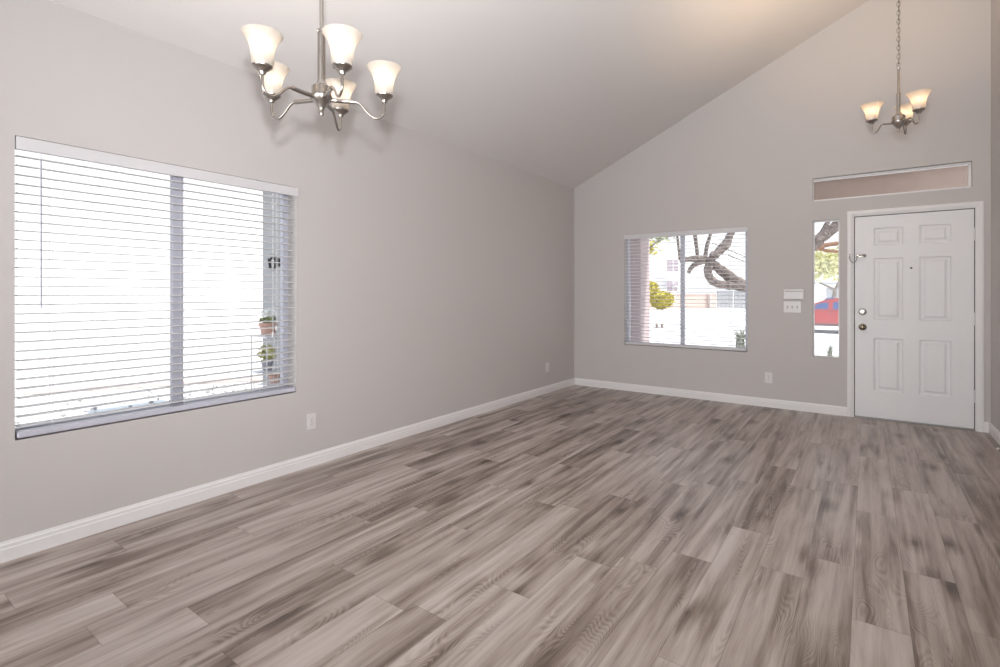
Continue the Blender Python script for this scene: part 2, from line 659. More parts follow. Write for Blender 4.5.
wl_o = grid_wall('y', 0, -T, [YR - T, WL[0], WL[1], YB + T], [-0.2, WL[2], WL[3], ZL + 0.02], [WL], M['wall'], 'wall_left')
setting(wl_o, 'greige painted left wall with the wide blind window', 'wall')
wb_o = grid_wall('x', YB, T, [-T, WB[0], WB[1], WS[0], WS[1], DR[0], WT[1], DR[1], XR + T],
                 [-0.2, 0.0, WS[2], WB[2], WB[3], WS[3], DR[3], WT[2], WT[3], 2.5],
                 [WB, WS, WT, DR], M['wall'], 'wall_back',
                 top=([(-T, YB, 2.5), (XR + T, YB, 2.5), (XR + T, YB, zc(XR + T) + .02), (-T, YB, zc(-T) + .02)], (0, T, 0)))
setting(wb_o, 'greige painted gable wall with the white entry door', 'wall')
m = MB()
m.prism([(XR, YR - T, -0.2), (XR, YB, -0.2), (XR, YB, zc(XR) + .02), (XR, YR - T, zc(XR) + .02)], (T, 0, 0))
setting(m.build('wall_right', M['wall']), 'greige painted right wall beside the entry door', 'wall')
PD = (0.55, 3.45, 0.0, 2.15)
wr_o = grid_wall('x', YR - T, T, [0, PD[0], PD[1], XR], [-0.2, 0.0, PD[3], 2.5], [PD], M['wall'], 'wall_rear',
                 top=([(0, YR - T, 2.5), (XR, YR - T, 2.5), (XR, YR - T, zc(XR)), (0, YR - T, zc(0))], (0, T, 0)))
setting(wr_o, 'greige painted rear wall with an added door opening', 'wall')
m = MB()
m.prism([(-T, YR - T, zc(-T)), (XR + T, YR - T, zc(XR + T)), (XR + T, YR - T, zc(XR + T) + .15), (-T, YR - T, zc(-T) + .15)], (0, YB + T - YR + T, 0))
setting(m.build('ceiling', M['ceiling']), 'sloping vaulted off-white ceiling', 'ceiling')
m = MB()
m.prism([(-0.55, YR - .5, zc(-T)), (XR + .6, YR - .5, zc(XR + T) + .16), (XR + .6, YR - .5, zc(XR + T) + .3), (-0.55, YR - .5, zc(-T) + .14)], (0, YB - YR + .9, 0))
m.b.faces.ensure_lookup_table()
for v in m.b.verts:
    v.co.z += 0.16
setting(m.build('roof', M['roof_tile']), 'roof over the room', 'roof')


# baseboards: stepped profile swept along a wall
def baseboard(name, p0, p1, inward, label):
    p0, p1, n = Vector(p0), Vector(p1), Vector(inward)
    prof = [(0, 0), (0.014, 0), (0.014, 0.058), (0.011, 0.061), (0.011, 0.076), (0.007, 0.083), (0.005, 0.092), (0, 0.092)]
    m = MB()
    A = [m.b.verts.new(p0 + n * d + Vector((0, 0, z))) for d, z in prof]
    B = [m.b.verts.new(p1 + n * d + Vector((0, 0, z))) for d, z in prof]
    m.b.faces.new(A)
    m.b.faces.new(B[::-1])
    for k in range(len(prof)):
        m.b.faces.new((A[k], B[k], B[(k + 1) % len(prof)], A[(k + 1) % len(prof)]))
    setting(m.build(name, M['trim']), label, 'baseboard')


CX0, CX1, CZ = 3.084, 4.099, 2.072
baseboard('baseboard_left', (0.0005, YR, 0), (0.0005, YB, 0), (1, 0, 0), 'white baseboard along the left wall')
baseboard('baseboard_back', (0.014, YB - .0005, 0), (CX0, YB - .0005, 0), (0, -1, 0), 'white baseboard between the left corner and the door')
baseboard('baseboard_door', (CX1, YB - .0005, 0), (XR - .014, YB - .0005, 0), (0, -1, 0), 'short white baseboard right of the entry door')
baseboard('baseboard_right', (XR - .0005, YR, 0), (XR - .0005, YB, 0), (-1, 0, 0), 'white baseboard along the right wall')

# ------------------------------------------------------------------ windows (setting) and blinds (things)
# local frame of a window: a = along the wall, d = depth outward, z up


def wmap(side):
    if side == 'left':
        return lambda a, d, z: (-d, a, z)
    if side == 'back':
        return lambda a, d, z: (a, YB + d, z)
    return lambda a, d, z: (a, YR - d, z)


def wbox(m, f, a0, a1, d0, d1, z0, z1, bev=0.0):
    p, q = f(a0, d0, z0), f(a1, d1, z1)
    lo = tuple(min(p[i], q[i]) for i in range(3))
    hi = tuple(max(p[i], q[i]) for i in range(3))
    m.box(lo, hi, bev)


def window(name, side, W4, label, fw=0.035, mull=None, d0=0.085, d1=0.13, fa=None, fm='vinyl'):
    f = wmap(side)
    a0, a1, z0, z1 = W4
    r = root_setting(name, f((a0 + a1) / 2, 0.1, z0), label, 'window')
    m = MB()
    wbox(m, f, a0, a1, d0, d1, z0, z0 + fw, .003)
    wbox(m, f, a0, a1, d0, d1, z1 - fw, z1, .003)
    wbox(m, f, a0, a0 + (fa or fw), d0, d1, z0 + fw, z1 - fw, .003)
    wbox(m, f, a1 - fw, a1, d0, d1, z0 + fw, z1 - fw, .003)
    m.build('window_frame', M[fm], r)
    if mull:
        m = MB()
        wbox(m, f, mull[0], mull[1], d0 - .004, d1 - .01, z0 + fw, z1 - fw, .004)
        m.build('meeting_stile', M['vinyl'], r)
    m = MB()
    dm = (d0 + d1) / 2
    m.poly([f(a0 + .01, dm, z0 + fw), f(a1 - fw, dm, z0 + fw), f(a1 - fw, dm, z1 - fw), f(a0 + .01, dm, z1 - fw)])
    m.build('window_pane', M['glass'], r)
    return r


window('window_1', 'left', WL, 'wide sliding window in the left wall behind white blinds', mull=(1.318, 1.380), d0=.098, d1=.142, fa=.016)
window('window_2', 'back', WB, 'sliding window in the gable wall behind white blinds', mull=(1.399, 1.449))
window('window_3', 'back', WS, 'narrow sidelight window beside the entry door', fw=0.012, d0=.06, d1=.10, fm='trim')
window('window_4', 'back', WT, 'wide low transom window above the entry door', fw=0.022, d0=.045, d1=.09, fm='trim')
pd = window('added_rear_door', 'rear', PD, 'added glazed door behind the camera, placed for the fill light', fw=0.06, mull=(1.96, 2.04))  # unseen door, added to go with the rear fill light
pd['category'] = 'door'


def blind(side, W4, label, mull_cords, wand_a, wand_z, cord_a=None, wr=0.004):
    f = wmap(side)
    a0, a1, z0, z1 = W4
    r = thing('window_blind', f((a0 + a1) / 2, 0.03, z0), label, 'blinds', 'white horizontal blinds')
    vt = {'left': 1.980, 'back': 1.993}[side]
    m = MB()
    wbox(m, f, a0 + .002, a1 + .008, -.016, -.003, vt - .060, vt, .003)       # valance face, proud of the wall
    wbox(m, f, a1 - .008, a1 - .001, -.004, .05, vt - .058, vt - .004)
    m.build('valance', M['valance'], r)
    m = MB()
    wbox(m, f, a0 + .008, a1 - .008, .004, .055, vt - .052, vt - .006, .003)
    m.build('headrail', M['plastic'], r)
    m = MB()
    zt, zb = vt - .085, z0 + .062
    n = int(round((zt - zb) / 0.0437))
    for k in range(n + 1):
        z = zb + (zt - zb) * k / n
        pts = []
        for j in range(5):
            t = j / 4
            pts.append((.004 + .05 * t, z + .0022 * math.sin(PI * t) - 0.0015 * (0.5 - t)))
        up = [f(a0 + .010, d, zz + .0018) for d, zz in pts] + [f(a0 + .010, d, zz - .0018) for d, zz in reversed(pts)]
        q = Vector(f(a1 - .010, 0, 0)) - Vector(f(a0 + .010, 0, 0))
        m.prism(up, q)
    m.build('slats', M['slat'], r)
    m = MB()
    wbox(m, f, a0 + .008, a1 - .006, -.004, .052, z0 + .008, z0 + .038, .006)
    m.build('bottom_rail', M['vinyl'] if side == 'left' else M['valance'], r)  # left rail: backlit shade is in the colour
    for ca in mull_cords:
        m = MB()
        for d in (.003, .055):
            m.tube([f(ca, d, z0 + .03), f(ca, d, vt - .05)], .0011, 5)
        m.build('ladder_cord', M['cord'], r)
    m = MB()
    m.tube([f(wand_a, -.004, wand_z[1]), f(wand_a, -.004, wand_z[1] - .03)], .002, 6)
    m.tube([f(wand_a, -.004, wand_z[1] - .025), f(wand_a, -.004, wand_z[0])], wr, 6)
    m.build('tilt_wand', M['wand'], r)
    if cord_a:
        for i, (ca, zz) in enumerate(cord_a):
            m = MB()
            m.tube([f(ca, -.003, zz), f(ca, -.003, vt - .05)], .0016, 5)
            c = f(ca, -.003, zz - .03)
            m.lathe([(0, 0), (.006, .002), (.0045, .03), (0.001, .034)], 8, c)
            m.build('lift_cord', M['cord'], r)
    return r


blind('left', WL, 'wide white horizontal blind covering the window in the left wall', (0.75, 1.347, 1.93), 0.705, (1.171, 1.915), cord_a=((1.89, 0.98), (1.915, 1.02)))
blind('back', WB, 'smaller white horizontal blind on the gable wall window with the tree view', (0.90, 1.43, 1.98), 0.80, (1.29, 1.93), cord_a=((0.775, 1.25),), wr=.003)

# ------------------------------------------------------------------ entry door
door = root_setting('door_1', (3.59, YB + .02, 0), 'closed white six-panel entry door with brass knob and deadbolt', 'door')
DX0, DX1, DZ0, DZ1 = 3.149, 4.034, 0.016, 2.008
DY = YB + 0.004      # inner face of the slab


def slab():
    m = MB()
    xs = [DX0, 3.301, 3.529, 3.651, 3.878, DX1]
    zs = [DZ0, 0.279, 0.803, 0.985, 1.590, 1.716, 1.888, DZ1]
    pan = {(1, 1), (3, 1), (1, 3), (3, 3), (1, 5), (3, 5)}
    for i in range(5):
        for j in range(7):
            x0, x1, z0, z1 = xs[i], xs[i + 1], zs[j], zs[j + 1]
            if (i, j) not in pan:
                m.poly([(x0, DY, z0), (x1, DY, z0), (x1, DY, z1), (x0, DY, z1)])
                continue
            rings = [(0, 0), (.008, .011), (.016, .013), (.030, .011), (.046, .001), (.050, 0.0005)]
            prev = None
            for o, d in rings:
                cur = [m.b.verts.new((px, DY + d, pz)) for px, pz in ((x0 + o, z0 + o), (x1 - o, z0 + o), (x1 - o, z1 - o), (x0 + o, z1 - o))]
                if prev:
                    for k in range(4):
                        m.b.faces.new((prev[k], prev[(k + 1) % 4], cur[(k + 1) % 4], cur[k]))
                prev = cur
            m.b.faces.new(prev)
    # sides and outer face
    Y2 = DY + .044
    c = [(DX0, DZ0), (DX1, DZ0), (DX1, DZ1), (DX0, DZ1)]
    for k in range(4):
        (xa, za), (xb, zb) = c[k], c[(k + 1) % 4]
        m.poly([(xa, DY, za), (xa, Y2, za), (xb, Y2, zb), (xb, DY, zb)])
    m.poly([(x, Y2, z) for x, z in c])
    bmesh.ops.remove_doubles(m.b, verts=m.b.verts[:], dist=1e-5)
    return m.build('door_slab', M['door'], door)


slab()
m = MB()   # jamb lining with stop
for (a, b) in (((DR[0], YB - .001, 0), (DX0 - .007, YB + .12, DR[3])), ((DX1 + .007, YB - .001, 0), (DR[1], YB + .12, DR[3]))):
    m.box(a, b)
m.box((DR[0], YB - .001, DZ1 + .007), (DR[1], YB + .12, DR[3]))
m.build('door_jamb', M['trim'], door)
m = MB()
m.box((DX0 - .007, DY + .006, 0.012), (DX0 + .002, DY + .045, DZ1 + .007))
m.box((DX1 - .002, DY + .006, 0.012), (DX1 + .007, DY + .045, DZ1 + .007))
m.box((DX0 - .007, DY + .006, DZ1 - .002), (DX1 + .007, DY + .045, DZ1 + .007))
m.build('weather_strip', M['seal'], door)
m = MB()
m.box((DX0 - .007, YB - .02, 0.0005), (DX1 + .007, YB + .12, 0.012), .003)
m.build('threshold', M['threshold'], door)


def casing():
    """mitred moulded casing round the door"""
    m = MB()
    prof = [(0, 0), (0, .012), (.010, .016), (.030, .016), (.044, .011), (.052, .009), (.057, .006), (.057, 0)]
    x0, x1, zt, w = CX0 + .0, CX1, CZ, 0.057
    prev = None
    rows = []
    for o, d in prof:
        rows.append([(x0 + o, YB - d, 0.0), (x0 + o, YB - d, zt - o), (x1 - o, YB - d, zt - o), (x1 - o, YB - d, 0.0)])
    vs = [[m.b.verts.new(p) for p in row] for row in rows]
    for i in range(len(vs) - 1):
        for k in range(3):
            m.b.faces.new((vs[i][k], vs[i][k + 1], vs[i + 1][k + 1], vs[i + 1][k]))
    m.b.faces.new([r[0] for r in vs])
    m.b.faces.new([r[3] for r in vs][::-1])
    return setting(m.build('trim_1', M['trim']), 'white moulded casing around the entry door', 'trim')


casing()
for zh in (1.779, 1.012, 0.312):
    m = MB()
    m.tube([(DX1 + .002, YB - .008, zh - .05), (DX1 + .002, YB - .008, zh + .05)], .0065, 10)
    m.box((DX1 - .001, YB - .004, zh - .048), (DX1 + .009, YB + .004, zh + .048), .001)
    m.ball((DX1 + .002, YB - .008, zh + .053), .006, sub=1)
    m.ball((DX1 + .002, YB - .008, zh - .053), .006, sub=1)
    m.build('hinge', M['plastic'], door, smooth=40)
KX = 3.212
m = MB()
m.lathe([(0, 0), (.033, 0), (.034, -.004), (.030, -.009), (.014, -.011), (.012, -.028), (.020, -.036), (.027, -.045), (.0285, -.055), (.025, -.064), (.014, -.070), (0, -.071)], 28, (KX, DY, 0.908), 'Y')
kn = m.build('door_knob', M['brass'], door, smooth=35)
kn['label'] = 'round dark brass door knob'
m = MB()
m.lathe([(0, 0), (.034, 0), (.034, -.006), (.029, -.013), (.022, -.015), (0, -.015)], 28, (KX, DY, 1.060), 'Y')
db = m.build('deadbolt', M['nickel'], door, smooth=35)
db['label'] = 'round chrome deadbolt with a thumb turn'
m = MB()
m.tube([(KX, DY - .014, 1.060), (KX, DY - .022, 1.060)], .007, 10)
m.box((KX - .005, DY - .034, 1.060 - .018), (KX + .005, DY - .021, 1.060 + .018), .003)
m.build('thumb_turn', M['chrome'], db)
m = MB()
m.lathe([(0, 0), (.009, 0), (.009, -.003), (.006, -.004), (.004, -.001), (0, -.001)], 16, (3.590, DY, 1.486), 'Y')
m.build('peephole', M['black'], door, smooth=35)
m = MB()
m.box((DX0 - .0075, YB - .0035, 0.875), (DX0 - .0005, YB + .01, 0.94))
m.box((DX0 - .0075, YB - .0035, 1.045), (DX0 - .0005, YB + .01, 1.075))
m.build('strike_plate', M['black'], door)
# swing-bar guard: plate and bar on the door, U-shaped loop hinged on the jamb
m = MB()
m.box((3.100, YB - .021, 1.598), (3.112, YB - .0161, 1.640), .002)
m.tube(smooth_path([(3.106, YB - .024, 1.618), (3.107, YB - .028, 1.596), (3.114, YB - .032, 1.570), (3.132, YB - .034, 1.552), (3.150, YB - .034, 1.556), (3.162, YB - .032, 1.580), (3.165, YB - .028, 1.605), (3.167, YB - .024, 1.620)], 4), .0042, 8)
m.box((3.163, DY - .006, 1.602), (3.238, DY, 1.636), .002)
m.tube([(3.170, DY - .004, 1.619), (3.170, DY - .026, 1.619)], .006, 8)
m.tube([(3.170, DY - .012, 1.619), (3.228, DY - .012, 1.619)], .005, 8)
m.ball((3.232, DY - .014, 1.619), .011, sub=2)
g = m.build('door_guard', M['nickel'], door, smooth=40)
g['label'] = 'metal swing-bar door guard'


# ------------------------------------------------------------------ outlets, switches, keypad, door stop
def outlet(pos, nrm, label):
    p, n = Vector(pos), Vector(nrm)
    t = Vector((0, 0, 1)).cross(n)      # along the wall
    r = thing('wall_outlet', tuple(p), label, 'outlet', 'white wall outlets')

    def bx(m, a, z, d0, d1, ha, hz, bev):
        q = p + t * a + Vector((0, 0, z))
        lo = q - t * ha + n * d0 - Vector((0, 0, hz))
        hi = q + t * ha + n * d1 + Vector((0, 0, hz))
        m.box([min(lo[i], hi[i]) for i in range(3)], [max(lo[i], hi[i]) for i in range(3)], bev)
    m = MB()
    bx(m, 0, 0, 0.0003, .006, .036, .058, .003)
    m.build('cover_plate', M['plastic'], r)
    for zz in (.0195, -.0195):
        m = MB()
        bx(m, 0, zz, .005, .008, .0165, .014, .002)
        rc = m.build('receptacle', M['plastic'], r)
        m = MB()
        bx(m, -.0065, zz + .002, .0075, .0084, .0012, .005, 0)
        bx(m, .0065, zz + .002, .0075, .0084, .0012, .004, 0)
        bx(m, 0, zz - .008, .0075, .0084, .002, .002, 0)
        m.build('slots', M['plastic_grey'], rc)
    m = MB()
    bx(m, 0, 0, .006, .0072, .003, .003, .001)
    m.build('screw', M['nickel'], r)


outlet((0, 2.185, 0.322), (1, 0, 0), 'white wall outlet below the right end of the left wall window')
outlet((0, 5.518, 0.322), (1, 0, 0), 'white wall outlet on the left wall near the far corner')
outlet((2.374, YB, 0.321), (0, -1, 0), 'white wall outlet on the gable wall between window and sidelight')

sw = thing('light_switch', (2.600, YB, 1.099), 'white triple light switch plate under the keypad by the sidelight', 'light switch')
m = MB()
m.box((2.519, YB - .006, 1.038), (2.681, YB - .0003, 1.160), .003)
m.build('cover_plate', M['plastic'], sw)
for k, x in enumerate((2.554, 2.600, 2.646)):
    m = MB()
    m.box((x - .006, YB - .0075, 1.099 - .013), (x + .006, YB - .0055, 1.099 + .013), .001)
    sl_ = m.build('toggle_slot', M['plastic_grey'], sw)
    m = MB()
    m.box((x - .004, YB - .017, 1.099 - .004), (x + .004, YB - .006, 1.099 + .008), .002)
    m.build('toggle', M['plastic'], sl_)

kp = thing('alarm_keypad', (2.613, YB, 1.230), 'white alarm keypad with a drop-down cover above the light switches', 'keypad')
m = MB()
m.box((2.521, YB - .022, 1.180), (2.708, YB - .0003, 1.286), .005)
m.build('housing', M['plastic'], kp)
m = MB()
m.box((2.523, YB - .027, 1.182), (2.672, YB - .021, 1.240), .003)
m.build('flip_cover', M['plastic'], kp)
m = MB()
for k in range(9):
    x = 2.534 + k * .018
    m.box((x, YB - .0232, 1.262), (x + .0181, YB - .0218, 1.269))
m.build('status_strip', M['plastic_grey'], kp)

ds = thing('door_stop', (XR - .014, 5.41, 0.05), 'spring door stop with a white tip on the baseboard near the entry', 'door stop')
m = MB()
m.lathe([(0, 0), (.012, 0), (.012, -.004), (.006, -.008), (0, -.008)], 12, (XR - .014, 5.41, .05), 'X')
pts = []
for k in range(0, 141):
    a = 2 * PI * k / 10
    rr = .0055
    pts.append((XR - .02 - .055 * k / 140, 5.41 + rr * math.cos(a), .05 + rr * math.sin(a)))
m.tube(pts, .0012, 5)
m.build('spring', M['chrome'], ds, smooth=40)
m = MB()
m.lathe([(0, 0), (.008, 0), (.009, -.010), (.007, -.014), (0, -.014)], 12, (XR - .074, 5.41, .05), 'X')
m.build('rubber_tip', M['plastic'], ds, smooth=40)


# ------------------------------------------------------------------ chandeliers
SH_IN = None


def shade_prof():
    # outer bell profile from the fitter up, then back down inside
    out = [(.026, 0.000), (.032, .004), (.0350, .014), (.0362, .032), (.0375, .050), (.0412, .068), (.048, .086), (.057, .101), (.0645, .111), (.0680, .116)]
    inn = [(r - .003, h) for r, h in reversed(out)]
    inn = [(.0665, .1168)] + [(max(.02, r), h if h > .003 else .003) for r, h in inn]
    return out + inn


def arm_path(R, hub_r, zc_arm, zcup, z0):
    w = R - hub_r
    dz = (zc_arm - .052) - zcup
    P = [(hub_r, zc_arm), (hub_r + w * .26, zc_arm + .001), (hub_r + w * .44, zc_arm + .003),
         (hub_r + w * .56, zc_arm - .008), (hub_r + w * .68, zc_arm - .034), (hub_r + w * .81, zc_arm - .052),
         (hub_r + w * .94, zc_arm - .046), (R - .001, zc_arm - .026), (R, zcup)]
    return P


def chandelier(name, c, R, angles, zrim, zhub, label, ztube, zthin, chain, tube_r=.0145, scale=1.0):
    cx, cy = c
    ztop = zc(cx)
    r = thing(name, (cx, cy, zhub), label, 'chandelier', 'brushed nickel chandeliers')
    zs = zrim - .116          # glass starts
    zcup = zs - .022
    # hub with finial
    m = MB()
    m.lathe([(0, zhub - .080), (.005, zhub - .079), (.0085, zhub - .072), (.0085, zhub - .066), (.005, zhub - .058), (.010, zhub - .056), (.012, zhub - .050),
             (.030, zhub - .026), (.040, zhub - .014), (.041, zhub - .004), (.037, zhub + .000), (.037, zhub + .030), (.030, zhub + .036), (.019, zhub + .042), (0, zhub + .042)], 28, (cx, cy, 0))
    m.build('hub', M['nickel'], r, smooth=35)
    m = MB()
    m.lathe([(0, zhub + .04), (.021, zhub + .04), (.0165, zhub + .052), (tube_r, zhub + .06), (tube_r, ztube - .012), (tube_r + .002, ztube - .010), (tube_r + .002, ztube - .004),
             (.010, ztube), (.0075, ztube + .004), (.0075, zthin), (0, zthin)], 24, (cx, cy, 0))
    m.build('stem', M['nickel'], r, smooth=35)
    if chain:
        m = MB()
        m.torus((cx, cy, zthin + .010), .010, .0022, Matrix.Rotation(PI / 2, 3, 'X'), 16, 6)
        z = zthin + .030
        k = 0
        pitch = .030
        while z < ztop - .07:
            rot = Matrix.Rotation(PI / 2 * (k % 2), 3, 'Z') @ Matrix.Rotation(PI / 2, 3, 'X')
            m.torus((cx, cy, z), .0095, .0019, rot, 14, 5, 2.0)
            z += pitch
            k += 1
        m.build('chain', M['nickel'], r, smooth=60)
        m = MB()
        m.tube([(cx + .003, cy, zthin), (cx + .003, cy, ztop - .04)], .0022, 6)
        m.build('cord', M['nickel'], r)
    # ceiling canopy, square to the slope
    m = MB()
    m.lathe([(0, 0), (.062, 0), (.062, -.006), (.050, -.022), (.022, -.034), (.012, -.055), (0, -.055)], 28, (0, 0, 0))
    rot = Matrix.Rotation(-math.atan(SL), 3, 'Y')
    for v in m.b.verts:
        v.co = rot @ v.co + Vector((cx, cy, ztop + .001))
    m.build('canopy', M['nickel'], r, smooth=35)
    for a in angles:
        dx, dy = math.cos(a), math.sin(a)
        ex, ey = cx + R * dx, cy + R * dy
        pp = [(cx + q * dx, cy + q * dy, z) for q, z in arm_path(R, .036, zhub - .014, zcup + .002, zs)]
        m = MB()
        m.tube(smooth_path(pp, 6), .0052 * (1 if R > .2 else .85), 10)
        m.tube([pp[0], pp[1], pp[2]], .0085 * (1 if R > .2 else .8), 12)
        arm = m.build('arm', M['nickel'], r, smooth=45)
        m = MB()
        m.lathe([(0, zcup - .003), (.010, zcup - .003), (.0125, zcup + .003), (.0135, zcup + .006), (.024, zcup + .015), (.026, zcup + .0175), (.033, zcup + .022), (.0345, zcup + .026), (.031, zcup + .027), (0, zcup + .024)], 24, (ex, ey, 0))
        m.build('cup', M['nickel'], arm, smooth=35)
        m = MB()
        m.lathe([(q, zs + h) for q, h in shade_prof()], 40, (ex, ey, 0))
        m.build('glass_shade', M['shade'], arm, smooth=60)
        m = MB()
        m.lathe([(0, zs + .046), (.011, zs + .047), (.013, zs + .054), (.020, zs + .066), (.0235, zs + .077), (.021, zs + .088), (.012, zs + .096), (0, zs + .098)], 16, (ex, ey, 0))
        m.build('bulb', M['warm_bulb' if chain else 'bulb'], arm, smooth=60)
        m = MB()
        m.lathe([(0, zs + .002), (.017, zs + .002), (.017, zs + .044), (.014, zs + .047), (0, zs + .047)], 16, (ex, ey, 0))
        m.build('socket', M['plastic'], arm, smooth=35)
    return r


def cam_ang(right, fwd):
    a = math.atan2(fwd, right)          # angle in the camera's ground frame
    return a + 0.624                    # to world


# five-arm dining chandelier
a0 = cam_ang(0.0, 1.0)
chandelier('chandelier', (1.537, 1.196), 0.237, [a0 + k * 2 * PI / 5 for k in range(5)], 2.146, 2.006,
           'five-light brushed nickel chandelier with frosted bell shades and straight stem', 2.262, zc(1.537) - .03, False)
a1_ = cam_ang(-.0002, .00009)
chandelier('chandelier', (3.424, 4.457), 0.152, [a1_ + k * 2 * PI / 3 for k in range(3)], 2.566, 2.432,
           'small three-light nickel chandelier hanging on a chain near the entry door', 2.622, 2.785, True, tube_r=.0115)

# ------------------------------------------------------------------ outside: ground, street, porch, courtyard
m = MB()
prof = [(-9.0, -.18), (12, -.2), (22.5, -.25), (25.4, -.60), (31.8, -.62), (32.0, -.62), (36, -.3), (48, -.25), (80, -.25)]
for i in range(len(prof) - 1):
    (ya, za), (yb, zb) = prof[i], prof[i + 1]
    if ya < 31.8 and yb > 25.0 and ya > 22.5:
        continue
    m.poly([(-60, ya, za), (40, ya, za), (40, yb, zb), (-60, yb, zb)])
setting(m.build('ground', M['concrete']), 'pale sunlit concrete and dirt ground outside', 'ground')
m = MB()
m.poly([(-60, 25.4, -.60), (40, 25.4, -.60), (40, 31.8, -.62), (-60, 31.8, -.62)])
setting(m.build('street', M['asphalt']), 'sunlit street beyond the front yard', 'street')

# porch: beam and ceiling over the entry, taupe pillar left of the window view
m = MB()
m.box((0.52, 7.4, 2.32), (4.6, 7.8, 3.3))
m.box((0.02, YB + T, 2.9), (4.6, 7.4, 3.0))
setting(m.build('porch_roof', M['stucco']), 'taupe stucco porch beam seen through the transom', 'porch roof')
pl = MB()
pl.box((-0.1, 7.4, -.2), (0.505, 7.8, 3.3), .01)
pl.box((-0.13, 7.37, -.2), (0.535, 7.83, 0.02), .01)
setting(pl.build('porch_pillar', M['stucco_lilac']), 'taupe stucco porch pillar outside the gable window', 'pillar')

# courtyard: return wall seen through the right end of the left window
m = MB()
m.box((-2.10, 3.0, -.2), (-T - .01, 3.2, 3.3))
setting(m.build('wall_courtyard', M['stucco_grey']), 'grey stucco courtyard wall with a lantern outside the left window', 'wall')
m = MB()
m.box((-2.6, 2.55, 2.62), (-T - .42, 3.4, 2.72))
setting(m.build('eave', M['trim']), 'eave over the courtyard wall', 'eave')
m = MB()
m.box((-9.3, -6, -.2), (-9.0, 14, 4.2))
M['neighbour'] = plain('pale_neighbour_stucco', (0.70, 0.695, 0.68), 0.95, spec=0.1, var=0.03, scale=3)
setting(m.build('wall_neighbour', M['neighbour']), 'sunlit white wall across the side yard', 'wall')

# lantern on the courtyard wall
LX, LY, LK = -1.775, 2.925, .72
ln = thing('wall_lantern', (LX, 3.0, 1.56), 'small black wall lantern on the grey courtyard wall', 'lantern')


def lz(z):
    return 1.56 + (z - 1.56) * .85


m = MB()
m.box((LX - .022, 2.985, lz(1.52)), (LX + .022, 2.9995, lz(1.62)), .004)
m.tube(smooth_path([(LX, 2.99, lz(1.60)), (LX, 2.955, lz(1.64)), (LX, LY, lz(1.66)), (LX, LY, lz(1.625))], 4), .006, 8)
m.lathe([(0, lz(1.70)), (.005, lz(1.69)), (.007, lz(1.66)), (.005, lz(1.63)), (0, lz(1.62))], 8, (LX, LY, 0))
m.build('bracket', M['black'], ln)
m = MB()
m.lathe([(0, lz(1.66)), (.006, lz(1.655)), (.009, lz(1.635)), (.046, lz(1.612)), (.050, lz(1.600)), (0, lz(1.600))], 6, (LX, LY, 0))
m.build('cap', M['black'], ln)
m = MB()
for k in range(6):
    a = PI / 3 * k
    m.tube([(LX + .042 * math.cos(a), LY + .042 * math.sin(a), lz(1.605)), (LX + .030 * math.cos(a), LY + .030 * math.sin(a), lz(1.495))], .0055, 6)
m.lathe([(0, lz(1.500)), (.034, lz(1.500)), (.030, lz(1.490)), (.009, lz(1.478)), (.007, lz(1.458)), (0, lz(1.450))], 6, (LX, LY, 0))
m.build('cage', M['black'], ln)
m = MB()
m.lathe([(.036, lz(1.600)), (.025, lz(1.500))], 6, (LX, LY, 0))
m.build('lantern_glass', M['glass'], ln)


def leaf_cloud(m, c, rad, n, size, seed, flat=0.6, surf=0.5):
    rg = random.Random(seed)
    c = Vector(c)
    for _ in range(n):
        d = Vector((rg.gauss(0, 1), rg.gauss(0, 1), rg.gauss(0, 1))).normalized()
        k = surf + (1 - surf) * rg.random()
        p = c + Vector((d.x * rad[0], d.y * rad[1], d.z * rad[2])) * k
        s = size * rg.uniform(.6, 1.3)
        u = Vector((rg.gauss(0, 1), rg.gauss(0, 1), rg.gauss(0, flat))).normalized()
        w = u.orthogonal().normalized()
        w = Matrix.Rotation(rg.uniform(0, 6.28), 3, u) @ w
        m.poly([p - u * s, p + w * s * .42, p + u * s, p - w * s * .42])
    return m


def pot_mesh(x, y, z0, z1, r):
    m = MB()
    h = z1 - z0
    m.lathe([(0, z0), (r * .68, z0), (r * .88, z1 - .25 * h), (r, z1 - .25 * h), (r, z1), (r * .9, z1), (r * .84, z1 - .2 * h), (0, z1 - .22 * h)], 24, (x, y, 0))
    return m


# tiered stand with pots
PX, PY = -1.50, 2.72
st = thing('plant_stand', (PX, PY, -.19), 'tiered metal plant stand against the grey courtyard wall', 'plant stand')
m = MB()
for dx, dy in ((-.09, -.12), (.185, -.12), (-.09, .12), (.185, .12)):
    m.tube([(PX + dx, PY + dy, -.19), (PX + dx, PY + dy, .83)], .006, 8)
m.build('posts', M['trim'], st)
for zz, x0, x1 in ((.835, -.10, .195), (.49, -.10, .045), (.385, .05, .195)):
    m = MB()
    m.box((PX + x0, PY - .13, zz - .012), (PX + x1, PY + .13, zz), .003)
    m.build('shelf', M['trim'], st)
p1 = thing('flower_pot', (PX, PY, .836), 'terracotta pot of white flowers on top of the plant stand', 'potted plant')
pot_mesh(PX, PY, .836, .955, .088).build('pot', M['terracotta'], p1, smooth=30)
leaf_cloud(MB(), (PX, PY, .985), (.08, .07, .035), 90, .028, 3).build('foliage', M['green'], p1, normals=False)
leaf_cloud(MB(), (PX, PY, 1.045), (.09, .07, .045), 130, .022, 4).build('flowers', M['petal'], p1, normals=False)
p2 = thing('leafy_plant', (PX - .02, PY, .491), 'yellow-green leafy plant in a grey pot on the middle shelf', 'potted plant')
pot_mesh(PX - .02, PY, .491, .59, .06).build('pot', M['pot_grey'], p2, smooth=30)
leaf_cloud(MB(), (PX - .02, PY, .665), (.115, .06, .085), 200, .030, 5).build('foliage', M['pale_leaf'], p2, normals=False)
